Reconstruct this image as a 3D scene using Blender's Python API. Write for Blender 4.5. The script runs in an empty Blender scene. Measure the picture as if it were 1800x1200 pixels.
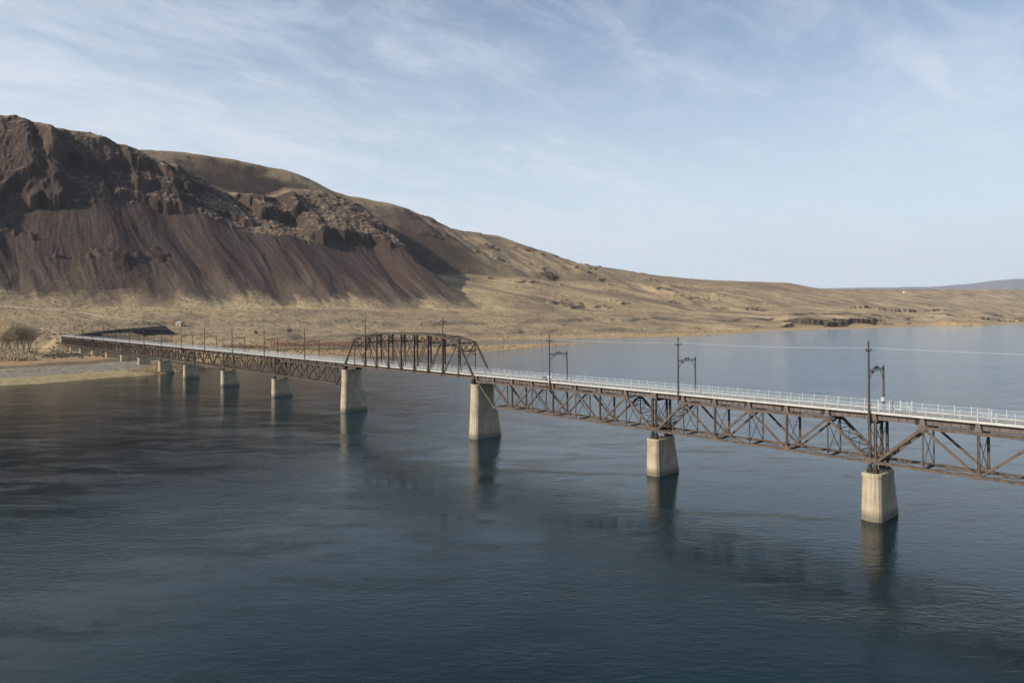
import bpy, math, random
import numpy as np
from mathutils import Vector, Matrix
random.seed(7)
S = bpy.context.scene
COL = S.collection
R = math.radians
H = 34.5            # camera height above the river

# ------------------------------------------------------------------ helpers
class MB:
    def __init__(s): s.v = []; s.f = []
    def poly(s, vs, fs):
        n = len(s.v); s.v += [tuple(p) for p in vs]; s.f += [tuple(n+i for i in f) for f in fs]
    def box(s, x0, x1, y0, y1, z0, z1):
        s.poly([(x0,y0,z0),(x1,y0,z0),(x1,y1,z0),(x0,y1,z0),(x0,y0,z1),(x1,y0,z1),(x1,y1,z1),(x0,y1,z1)],
               [(0,3,2,1),(4,5,6,7),(0,1,5,4),(1,2,6,5),(2,3,7,6),(3,0,4,7)])
    def bar(s, p, q, w, h=None, up=(0,0,1)):
        h = h or w; p = Vector(p); q = Vector(q); d = (q-p).normalized(); up = Vector(up)
        if abs(d.dot(up)) > .98: up = Vector((1,0,0))
        a = d.cross(up).normalized(); b = a.cross(d).normalized()
        a *= w/2; b *= h/2
        s.poly([p-a-b,p+a-b,p+a+b,p-a+b,q-a-b,q+a-b,q+a+b,q-a+b],
               [(0,3,2,1),(4,5,6,7),(0,1,5,4),(1,2,6,5),(2,3,7,6),(3,0,4,7)])
    def ibar(s, p, q, w, h, t=.09, up=(0,0,1)):
        # two flange plates joined by a web: open rolled/built-up section
        p = Vector(p); q = Vector(q); d = (q-p).normalized(); u = Vector(up)
        if abs(d.dot(u)) > .98: u = Vector((1,0,0))
        a = d.cross(u).normalized(); b = a.cross(d).normalized()
        s.bar(p-b*(h/2-t/2), q-b*(h/2-t/2), w, t, up); s.bar(p+b*(h/2-t/2), q+b*(h/2-t/2), w, t, up)
        s.bar(p, q, t, h-2*t, up)
    def tube(s, p, q, r0, r1=None, n=8):
        r1 = r0 if r1 is None else r1; p = Vector(p); q = Vector(q); d = (q-p).normalized()
        up = Vector((0,0,1)) if abs(d.z) < .95 else Vector((1,0,0))
        a = d.cross(up).normalized(); b = a.cross(d)
        vs = []
        for c, r in ((p,r0),(q,r1)):
            for i in range(n):
                t = 2*math.pi*i/n; vs.append(c + a*math.cos(t)*r + b*math.sin(t)*r)
        fs = [(i,(i+1)%n,n+(i+1)%n,n+i) for i in range(n)] + [tuple(range(n-1,-1,-1)), tuple(range(n,2*n))]
        s.poly(vs, fs)
    def rings(s, rings):
        n = len(rings[0]); vs = [p for r in rings for p in r]; fs = []
        for k in range(len(rings)-1):
            for i in range(n):
                j = (i+1) % n; fs.append((k*n+i, k*n+j, (k+1)*n+j, (k+1)*n+i))
        fs.append(tuple(range(n-1,-1,-1))); fs.append(tuple((len(rings)-1)*n+i for i in range(n)))
        s.poly(vs, fs)
    def build(s, name, mat, parent=None, smooth=False):
        me = bpy.data.meshes.new(name); me.from_pydata(s.v, [], s.f); me.update()
        me.materials.append(mat)
        if smooth: me.polygons.foreach_set('use_smooth', [True]*len(me.polygons))
        o = bpy.data.objects.new(name, me); COL.objects.link(o); o.parent = parent
        return o
def tag(o, label=None, cat=None, group=None, kind=None):
    for k, v in (('label',label),('category',cat),('group',group),('kind',kind)):
        if v: o[k] = v
    return o
def empty(name, loc=(0,0,0), rz=0):
    o = bpy.data.objects.new(name, None); COL.objects.link(o); o.location = loc; o.rotation_euler = (0,0,rz)
    o.empty_display_size = .5
    return o
def copy_tree(o, parent=None):
    c = o.copy(); COL.objects.link(c); c.parent = parent
    for k in ('label','group','category','kind'):
        if parent is None and k in c and k == 'label': del c[k]
    for ch in [x for x in o.children]: copy_tree(ch, c)
    return c

# ------------------------------------------------------------------ materials
def mat(name, rough=.8, spec=.3):
    m = bpy.data.materials.new(name); m.use_nodes = True
    nt = m.node_tree; b = nt.nodes['Principled BSDF']
    b.inputs['Roughness'].default_value = rough; b.inputs['Specular IOR Level'].default_value = spec
    return m, nt, b
def N(nt, t, **kw):
    n = nt.nodes.new(t)
    for k, v in kw.items():
        if k.startswith('i_'): n.inputs[k[2:].replace('_',' ')].default_value = v
        else: setattr(n, k, v)
    return n
def noise(nt, vec, scale, detail=4, rough=.55, dist=0):
    n = nt.nodes.new('ShaderNodeTexNoise'); n.inputs['Scale'].default_value = scale
    n.inputs['Detail'].default_value = detail; n.inputs['Roughness'].default_value = rough; n.inputs['Distortion'].default_value = dist
    if vec: nt.links.new(vec, n.inputs['Vector'])
    return n.outputs['Fac']
def ramp(nt, fac, stops):
    n = nt.nodes.new('ShaderNodeValToRGB'); nt.links.new(fac, n.inputs[0]); e = n.color_ramp.elements
    while len(e) < len(stops): e.new(.5)
    for el, (p, c) in zip(e, stops): el.position = p; el.color = (*c, 1) if len(c) == 3 else c
    return n.outputs['Color']
def mapping(nt, vec, scale, rot=(0,0,0)):
    n = nt.nodes.new('ShaderNodeMapping'); n.inputs['Scale'].default_value = scale; n.inputs['Rotation'].default_value = rot
    nt.links.new(vec, n.inputs['Vector']); return n.outputs['Vector']
def mix(nt, fac, a, b, mode='MIX'):
    n = nt.nodes.new('ShaderNodeMix'); n.data_type = 'RGBA'; n.blend_type = mode
    for s, v in ((0,fac),(6,a),(7,b)):
        if hasattr(v, 'is_output') or isinstance(v, bpy.types.NodeSocket): nt.links.new(v, n.inputs[s])
        else: n.inputs[s].default_value = v if s == 0 else (*v, 1)
    return n.outputs[2]
def math_n(nt, op, a, b=None, clamp=False):
    n = nt.nodes.new('ShaderNodeMath'); n.operation = op; n.use_clamp = clamp
    for i, v in enumerate((a, b)):
        if v is None: continue
        if isinstance(v, bpy.types.NodeSocket): nt.links.new(v, n.inputs[i])
        else: n.inputs[i].default_value = v
    return n.outputs[0]
def geo_pos(nt): return nt.nodes.new('ShaderNodeNewGeometry').outputs['Position']

def simple(name, stops, scale=1., rough=.7, spec=.3, detail=5, stretch=(1,1,1), bump=0, metal=0):
    m, nt, b = mat(name, rough, spec)
    p = mapping(nt, geo_pos(nt), stretch)
    f = noise(nt, p, scale, detail, .6)
    nt.links.new(ramp(nt, f, stops), b.inputs['Base Color']); b.inputs['Metallic'].default_value = metal
    if bump:
        bp = nt.nodes.new('ShaderNodeBump'); bp.inputs['Strength'].default_value = bump; bp.inputs['Distance'].default_value = .05
        nt.links.new(noise(nt, p, scale*6, 3), bp.inputs['Height']); nt.links.new(bp.outputs[0], b.inputs['Normal'])
    return m
M = {}
M['steel'] = simple('weathered_steel', [(.28,(.050,.041,.037)),(.42,(.100,.080,.067)),(.52,(.130,.098,.076)),(.62,(.165,.115,.078)),(.72,(.150,.132,.115))], 1.6, .75, .25, 6)
M['steel_far'] = simple('dark_weathered_steel', [(.3,(.06,.047,.04)),(.55,(.105,.082,.068)),(.8,(.15,.105,.078))], .7, .75, .25, 5)
M['steel_dark'] = simple('blackened_steel', [(.3,(.03,.026,.024)),(.7,(.06,.05,.045))], .8, .8, .2)
M['plate'] = simple('grey_brown_girder_plate', [(.3,(.10,.085,.075)),(.55,(.16,.13,.115)),(.8,(.19,.14,.105))], 1.1, .7, .25, 6)
M['pole'] = simple('weathered_timber_pole', [(.3,(.07,.05,.045)),(.7,(.13,.095,.08))], 1.5, .85, .15, 5, (4,4,.5))
M['white'] = simple('white_painted_rail', [(.3,(.36,.385,.395)),(.7,(.50,.525,.535))], .8, .45, .4)
M['deck'] = simple('pale_concrete_deck', [(.3,(.24,.24,.23)),(.7,(.34,.335,.315))], .5, .85, .2, 6)
M['kerb'] = simple('white_deck_edge', [(.25,(.42,.405,.36)),(.7,(.60,.585,.54))], .9, .7, .3, 6)
M['insul'] = simple('brown_porcelain', [(.3,(.03,.022,.02)),(.7,(.06,.04,.035))], 3, .3, .5)
M['wire'] = simple('pale_aluminium_wire', [(.3,(.42,.43,.44)),(.7,(.55,.56,.57))], 1, .4, .5)
M['glass'] = simple('dark_window_glass', [(.3,(.02,.025,.03)),(.7,(.03,.035,.04))], 1, .1, .5)
M['tyre'] = simple('black_tyre_rubber', [(.3,(.015,.015,.015)),(.7,(.03,.03,.03))], 2, .9, .2)
M['carwhite'] = simple('white_car_paint', [(.3,(.72,.72,.70)),(.7,(.80,.80,.78))], 1, .35, .5)
M['orange'] = simple('faded_orange_paint', [(.3,(.42,.20,.13)),(.7,(.52,.28,.19))], 1, .6, .3)
M['roof'] = simple('grey_metal_roof', [(.3,(.30,.29,.27)),(.7,(.40,.39,.36))], 1, .6, .3)
M['grass_tuft'] = simple('dry_reed', [(.25,(.36,.265,.165)),(.5,(.47,.36,.225)),(.8,(.53,.43,.28))], .06, .9, .1, 5)
M['reed_red'] = simple('rust_red_willow_scrub', [(.25,(.20,.13,.10)),(.5,(.33,.20,.14)),(.8,(.44,.31,.21))], .05, .9, .1, 5)
M['bark'] = simple('pale_bark', [(.3,(.32,.27,.20)),(.7,(.45,.39,.30))], 1.5, .9, .1)
M['twig'] = simple('dry_tan_twigs', [(.3,(.55,.44,.29)),(.5,(.66,.54,.37)),(.75,(.72,.60,.43))], .12, .9, .1, 4)
M['gold'] = simple('golden_dry_leaves', [(.3,(.34,.20,.07)),(.7,(.50,.33,.13))], .5, .9, .1)
M['pinkgrey'] = simple('pinkish_grey_twigs', [(.3,(.28,.20,.16)),(.7,(.40,.31,.26))], .5, .9, .1)

def concrete():
    m, nt, b = mat('stained_cream_concrete', .85, .25)
    P = geo_pos(nt); sep = nt.nodes.new('ShaderNodeSeparateXYZ'); nt.links.new(P, sep.inputs[0])
    base = ramp(nt, noise(nt, P, .35, 6, .6), [(.3,(.36,.295,.205)),(.5,(.48,.40,.285)),(.7,(.56,.475,.345))])
    st = noise(nt, mapping(nt, P, (2.2,2.2,.16)), 1.0, 5, .6)
    stain = ramp(nt, st, [(.40,(1,1,1)),(.56,(.60,.52,.42)),(.70,(.36,.31,.25))])
    c = mix(nt, .42, base, stain, 'MULTIPLY')
    # pour joints every 1.5 m
    w = math_n(nt, 'FRACT', math_n(nt, 'MULTIPLY', sep.outputs['Z'], .62))
    j = math_n(nt, 'LESS_THAN', w, .05)
    c = mix(nt, math_n(nt, 'MULTIPLY', j, .22), c, (.25,.21,.17))
    # wet, algae-dark foot
    wl = nt.nodes.new('ShaderNodeMapRange'); wl.inputs[1].default_value = .2; wl.inputs[2].default_value = 1.5; wl.inputs[3].default_value = 1; wl.inputs[4].default_value = 0
    zz = math_n(nt, 'ADD', sep.outputs['Z'], math_n(nt, 'MULTIPLY', noise(nt, P, .8, 3), -.8))
    nt.links.new(zz, wl.inputs[0])
    c = mix(nt, math_n(nt, 'MULTIPLY', wl.outputs[0], .75), c, (.13,.12,.09))
    nt.links.new(c, b.inputs['Base Color'])
    bp = nt.nodes.new('ShaderNodeBump'); bp.inputs['Strength'].default_value = .4; bp.inputs['Distance'].default_value = .06
    nt.links.new(noise(nt, P, 3, 5), bp.inputs['Height']); nt.links.new(bp.outputs[0], b.inputs['Normal'])
    return m
M['concrete'] = concrete()

# ------------------------------------------------------------------ numpy noise and terrain
rng = np.random.RandomState(11)
PERM = rng.permutation(4096); GA = rng.rand(4096)*2*np.pi; GX = np.cos(GA); GY = np.sin(GA)
def gn(x, y, seed=0):
    xi = np.floor(x).astype(np.int64); yi = np.floor(y).astype(np.int64); fx = x-xi; fy = y-yi
    def h(i, j): return PERM[(PERM[(i+seed*37) & 4095] + j) & 4095]
    sx = fx*fx*fx*(fx*(fx*6-15)+10); sy = fy*fy*fy*(fy*(fy*6-15)+10)
    r = []
    for dj in (0,1):
        for di in (0,1):
            k = h(xi+di, yi+dj); r.append(GX[k]*(fx-di)+GY[k]*(fy-dj))
    a = r[0]+(r[1]-r[0])*sx; b = r[2]+(r[3]-r[2])*sx
    return (a+(b-a)*sy)*1.5
def fbm(x, y, o=4, seed=0, g=.5):
    t = 0; a = 1; n = 0
    for k in range(o): t = t+a*gn(x*2**k, y*2**k, seed+k*5); n += a; a *= g
    return t/n
def ridged(x, y, o=3, seed=0, g=.5):
    t = 0; a = 1; n = 0
    for k in range(o): t = t+a*(1-2.2*np.abs(gn(x*2**k, y*2**k, seed+k*5))); n += a; a *= g
    return t/n
def ss(a, b, x):
    t = np.clip((x-a)/(b-a), 0, 1); return t*t*(3-2*t)
def smax(a, b, k):
    h = np.clip(.5+.5*(a-b)/k, 0, 1); return b*(1-h)+a*h+k*h*(1-h)
def smin(a, b, k): return -smax(-a, -b, k)

def yh(px): return 560-.005*(px-900)
def shore_pt(px, y, z=0.):
    Y = (H-z)*1200/(y-yh(px)); return ((px-900)/1200*Y, Y)
outer = [(-900,730),(-500,700),(-300,690),(-100,683),(0,677),(72,674),(140,668),(200,663),(276,658),(344,650),(400,644),(470,637),(540,632),(600,628),(700,624),(842,619),(950,610),(1028,604),
  (953,606),(842,609),(700,613),(600,616.5),(500,617.5),(465,615),(475,611),(600,609),(700,605),(814,598.5),(870,597.5),(994,595),(1100,593.5),(1161,592),(1233,590),(1300,586),(1357,581),(1397,580),(1470,578.5),(1540,576.5),(1600,574),(1644,572.5),(1690,573),(1732,573.2),(1738,571),(1800,569),(1950,565.5),(2150,562)]
SH = np.array([shore_pt(*p) for p in outer])
SHP = np.vstack([SH, [[60000, 14000],[60000,60000],[-60000,60000],[-60000,400]]])
def sdist(X, Y):
    # signed distance to the land polygon, + inland
    n = len(SHP); d2 = np.full(X.shape, 1e18); ins = np.zeros(X.shape, bool)
    for i in range(n):
        a = SHP[i]; b = SHP[(i+1) % n]; e = b-a
        if i < len(SH)-1:
            t = np.clip(((X-a[0])*e[0]+(Y-a[1])*e[1])/(e@e), 0, 1)
            dx = X-a[0]-t*e[0]; dy = Y-a[1]-t*e[1]; d2 = np.minimum(d2, dx*dx+dy*dy)
        c = (a[1] > Y) != (b[1] > Y)
        with np.errstate(divide='ignore', invalid='ignore'):
            xi = (b[0]-a[0])*(Y-a[1])/(b[1]-a[1]+1e-12)+a[0]
        ins ^= c & (X < xi)
    d = np.sqrt(d2); return np.where(ins, d, -d)
CU, SU = .747, .665
def uv(X, Y): return (X+750)*CU+(Y-1000)*SU, -(X+750)*SU+(Y-1000)*CU
def crest(pts, vc):
    us, zs = [], []
    for px, y in pts:
        a = (px-900)/1200; Y = (vc+SU*750+CU*1000)/(CU-SU*a); X = a*Y
        us.append(uv(X, Y)[0]); zs.append(H+(yh(px)-y)/1200*Y)
    return np.array(us), np.array(zs)
VB = 800.
bu, bz = crest([(-600,240),(-200,255),(100,275),(220,270),(250,268),(300,271),(350,280),(420,294),(480,304),(520,318),(560,338),(600,352),(640,361),(690,371),(745,390),(770,401),(800,405),(830,410),(870,414),(930,434),(985,456),(1040,465),(1080,471),(1120,479),(1180,486),(1250,492),(1300,494),(1350,495),(1385,497),(1400,500),(1412,507),(1450,508),(1600,508.5),(1700,508),(1800,508),(2100,507)], VB)
FV = 560.
fu, fz = crest([(-600,168),(-300,186),(-100,197),(0,203),(40,213),(80,229),(130,234),(180,249),(225,267),(265,290),(300,292),(340,312),(385,332),(425,350),(460,352),(490,340),(515,330),(545,333),(575,346),(610,364),(650,386),(700,418)], FV)
fu = np.concatenate([fu, [fu[-1]+60, fu[-1]+400, 9000]])
fz = np.concatenate([fz, [230, 60, 0]])
E0 = np.array([-462., 700.]); E1 = np.array([-452., 905.])

def terrain(X, Y, want_col=False):
    X = np.asarray(X, float); Y = np.asarray(Y, float)
    d = sdist(X, Y)
    big = fbm(X/400, Y/400, 3, 3)
    dn = d + 9*fbm(X/60, Y/60, 3, 9)*ss(0, 60, np.abs(d))
    u, v = uv(X, Y)
    # flats and bench
    wob = 70*fbm(X/260, Y/260, 2, 21)
    foot = 51*ss(-340, 10, v+wob)
    step = 5*ss(-300, -285, v+wob*1.3+25*gn(X/90, Y/90, 5)) + 6*ss(-190, -172, v+wob*.6+30*gn(X/110, Y/110, 6))
    zb = np.where(dn > 0, 3.2*(1-np.exp(-np.maximum(dn,0)/22)) + .004*np.maximum(dn,0), np.maximum(dn*.12, -6))
    land = ss(5, 120, dn)
    zb = zb + land*(foot*.8 + step*.9 + 2.2*fbm(X/120, Y/120, 4, 31) + .8*fbm(X/30, Y/30, 3, 41)*ss(20,100,dn))
    zb = zb + ss(40, 300, dn)*ss(-500, -200, v)*(3*fbm(X/80, Y/80, 4, 51))
    # river-side basalt benches on the right
    a = X/np.maximum(Y, 1); px = a*1200+900
    def bench(p0, p1, dist, hgt, seed, w=5, s=40):
        m = ss(p0-32, p0+26, px)*(1-ss(p1-26, p1+30, px))
        return hgt*m*ss(0, w, dn-dist+s*gn(X/70, Y/70, seed)+16*gn(X/22, Y/22, seed+1)+6*gn(X/7, Y/7, seed+2))
    zb = zb + bench(1385, 1545, 130, 17, 61, 7, 55)*.95 + bench(1500, 1655, 520, 17, 65) + bench(1290, 1800, 900, 9, 67, 90, 90) \
        + bench(1650, 1680, 18, 15, 69, 10, 10) + bench(1715, 1750, 240, 18, 71) + bench(1780, 1850, 240, 16, 73) + bench(1690, 1735, 4, 6, 75, 5, 4)
    # ---------------- back ridge
    zc = np.interp(u, bu, bz)
    q = VB - v + 50*fbm(u/300, v/300, 3, 81)
    lowsl = np.interp(u, [500, 860, 980, 1600], [.9, .8, .27, .24])
    dropA = .10*np.clip(q, 0, 90)+.56*np.clip(q-90, 0, 300)+lowsl*np.clip(q-390, 0, 9e9)
    kk = np.clip((zc-62)/760, .02, 1)
    dropB = kk*np.maximum(q, 0)*1.0
    wB = ss(1150, 2100, u)
    drop = dropA*(1-wB)+dropB*wB + .28*np.maximum(-q, 0) + .35*np.maximum(-v, 0)*ss(0, 120, -v)
    sp = np.interp(u, [700, 1000, 2600, 5000], [1, 1, .55, .35])
    relief = sp*(16*ridged(u/170, v/420, 3, 85) + 6*fbm(u/50, v/90, 4, 87))*ss(30, 200, q)*(1-ss(600, 900, q))
    B = zc - drop + relief + 3*fbm(u/45, v/45, 4, 89)*ss(20, 120, q)
    # second, further spur with dark scree (centre of picture)
    uu = u - 1075 + .10*(v-300)
    sc2 = 30*np.exp(-(uu/120)**2)*ss(120, 420, v)*(1-ss(560, 760, v))
    B = B + sc2
    B = smin(B, 60 + .30*np.maximum(v, 0) + .62*np.maximum(v-340, 0) + .25*np.minimum(v, 0) + 10*gn(u/200, v/200, 90), 18)
    # low basalt outcrops in the tan slope right of the scree
    oc = ss(.42, .56, gn(u/130, v/75, 91)+.35*gn(u/30, v/25, 92))*ss(1000, 1200, u)*(1-ss(2300, 2900, u))
    B = B + oc*(4.5+3*gn(u/18, v/12, 93))
    # ---------------- front face
    u_ar = 855 + 30*fbm(v/90, u*0+.5, 3, 95)
    prot = 32*ridged(u/330+.35, v/900, 2, 101) + 10*gn(u/70, v/500, 103)
    vv = v + prot*ss(-30, 250, v) - 14
    uw = u + 16*gn(u/140, v/210, 260) + .16*(v-170)*gn(u/120, v*0+.3, 261)
    gul = (6.5*gn(uw/75, v/700, 105)+3.2*ridged(uw/64+.6*gn(u/50, v/160, 106), v/500, 2, 107, .45)+1.0*gn(uw/13+.8*gn(u/20, v/60, 108), v/160, 109)+.5*gn(uw/5, v/60, 110))*ss(15, 110, vv)
    fan = 5*gn(u/60, v*0, 111)
    zf = 55 + .61*vv + .00014*np.maximum(vv,0)**2 + gul + fan
    # basalt cliff bands: each a near-vertical step along a wandering contour, scree between them
    cb = np.interp(u, [-600, 0, 60, 250, 420, 520, 640, 760, 860, 1000], [225, 245, 290, 335, 300, 255, 262, 262, 245, 200])
    wig = 34*gn(u/85, v*0+1.7, 113) + 17*gn(u/34, v/160, 114) + 9*gn(u/15, v/80, 115) + 4*gn(u/6, v/30, 117)
    cm = ss(0, 14, vv-cb-wig)
    def band(off, amp, hgt, w, seed, lo, hi):
        w = w*.6
        m = ss(lo, hi, fbm(u/130, v*0+seed*.37, 2, seed))
        wg = amp*gn(u/90, v*0+seed, seed+1)+amp*.62*gn(u/33, v/140, seed+2)+amp*.34*gn(u/13, v/70, seed+3)+2.5*gn(u/5, v/25, seed+4)
        return hgt*m*ss(0, w, vv-cb-off-wg)
    tallu = np.interp(u, [-600, 200, 330, 480, 560, 700, 860], [1.0, 1.0, .8, .75, 1.15, 1.1, .8])
    zf = zf + tallu*(band(0, 24, 26, 12, 401, -.15, .12) + band(46, 26, 18, 11, 411, -.05, .2) + band(100, 28, 24, 12, 421, -.15, .12) + band(160, 28, 18, 11, 431, -.05, .2) + band(215, 26, 16, 10, 441, -.1, .15))
    zf = zf + cm*(3*ridged(u/16, v/22, 3, 119, .55) + 1.8*gn(u/5.5, v/12, 120) + np.interp(u, [150, 380], [.17, -.20])*np.maximum(vv-cb, 0))
    top = np.interp(u, fu, fz)
    rim = top - .03*np.abs(v-FV) - .22*np.maximum(v-FV-60, 0) + 5*fbm(u/55, v/55, 3, 127)
    zf = smin(zf, rim, 26)
    side = 55 + .62*np.maximum(v, 0)*1.0 - np.interp(v, [40, 230], [.40, .95])*np.maximum(u-u_ar, 0) + 16 + 1.3*np.maximum(u_ar-110-u, 0) + 7*ridged(u/40, v/30, 3, 129)*ss(120, 260, v)
    zf = smin(zf, side, 10)
    # isolated rock islands on the left scree
    isl = ss(.44, .56, gn(u/75+3.1, v/60, 131)+.3*gn(u/14, v/14, 132))*ss(90, 150, vv)*(1-ss(180, 330, vv))*(1-ss(150, 330, u))
    zf = zf + isl*(11+4*gn(u/10, v/10, 133))*.8
    hill = smax(zf, B, 12)
    z = smax(hill, zb + 0*X, 9) - np.where((hill < zb-9) | (hill > zb+9), 0, 0)
    z = np.where(dn < 30, zb, z)
    # distant range
    far = np.interp(px, [-2000, 1300, 1420, 1560, 1640, 1700, 1745, 1785, 1830, 1900, 2100, 2600], [300, 500, 1010, 1020, 1035, 1110, 1230, 1290, 1255, 1130, 1060, 900])
    far = far + 26*fbm(X/1500, Y/4000, 4, 141)
    z = smax(z, far - .25*np.abs(Y-22500) , 60) if False else np.maximum(z, far-.20*np.abs(Y-22500)*(Y < 22500) - .05*np.abs(Y-22500)*(Y >= 22500))
    # rail embankment
    EP = np.array([(-491.,746.),(-497,795),(-499,858),(-480,932)]); et = np.full(X.shape, -99.)
    for j in range(3):
        pa, pb = EP[j], EP[j+1]; e = pb-pa; t = np.clip(((X-pa[0])*e[0]+(Y-pa[1])*e[1])/(e@e), 0, 1)
        ed = np.hypot(X-pa[0]-t*e[0], Y-pa[1]-t*e[1])
        et = np.maximum(et, 17.6+3.3*(j+t) - .80*np.maximum(ed-4.5, 0) + .4*gn(X/9, Y/9, 143))
    # level trailhead ground to the left of the bridge end
    tr = 17.4 + .01*(Y-700)- .45*np.maximum(np.hypot((X+582)/1.25, (Y-846)) - 82, 0)
    et = np.maximum(et, np.minimum(tr, 21))
    z = np.where(dn > 10, np.maximum(z, et), z)
    # dip under the bridge end on the river side
    if not want_col: return z
    return z, dict(d=dn, u=u, v=v, vv=vv, cm=cm, cb=cb, zf=zf, B=B, zb=zb, hill=hill, px=px, oc=oc, isl=isl, side=side, q=q, et=et, uu=uu, top=top, uw=uw)

def grid_mesh(name, P, Q, XYZ, mat_, attrs=None, smooth=True):
    nr, nc = XYZ.shape[:2]; me = bpy.data.meshes.new(name)
    me.vertices.add(nr*nc); me.vertices.foreach_set('co', XYZ.reshape(-1).astype(np.float32))
    i = np.arange(nr*nc).reshape(nr, nc)
    f = np.stack([i[:-1,:-1], i[:-1,1:], i[1:,1:], i[1:,:-1]], -1).reshape(-1, 4)
    n = len(f); me.loops.add(n*4); me.loops.foreach_set('vertex_index', f.reshape(-1).astype(np.int32))
    me.polygons.add(n); me.polygons.foreach_set('loop_start', np.arange(0, n*4, 4, dtype=np.int32)); me.polygons.foreach_set('loop_total', np.full(n, 4, np.int32))
    me.polygons.foreach_set('use_smooth', np.full(n, smooth))
    me.update(calc_edges=True)
    for k, a in (attrs or {}).items():
        if a.ndim == 3:
            at = me.attributes.new(k, 'FLOAT_COLOR', 'POINT'); c = np.ones((nr*nc, 4), np.float32); c[:, :3] = a.reshape(-1, 3)
            at.data.foreach_set('color', c.reshape(-1))
        else:
            at = me.attributes.new(k, 'FLOAT', 'POINT'); at.data.foreach_set('value', a.reshape(-1).astype(np.float32))
    me.materials.append(mat_)
    o = bpy.data.objects.new(name, me); COL.objects.link(o)
    return o

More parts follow.
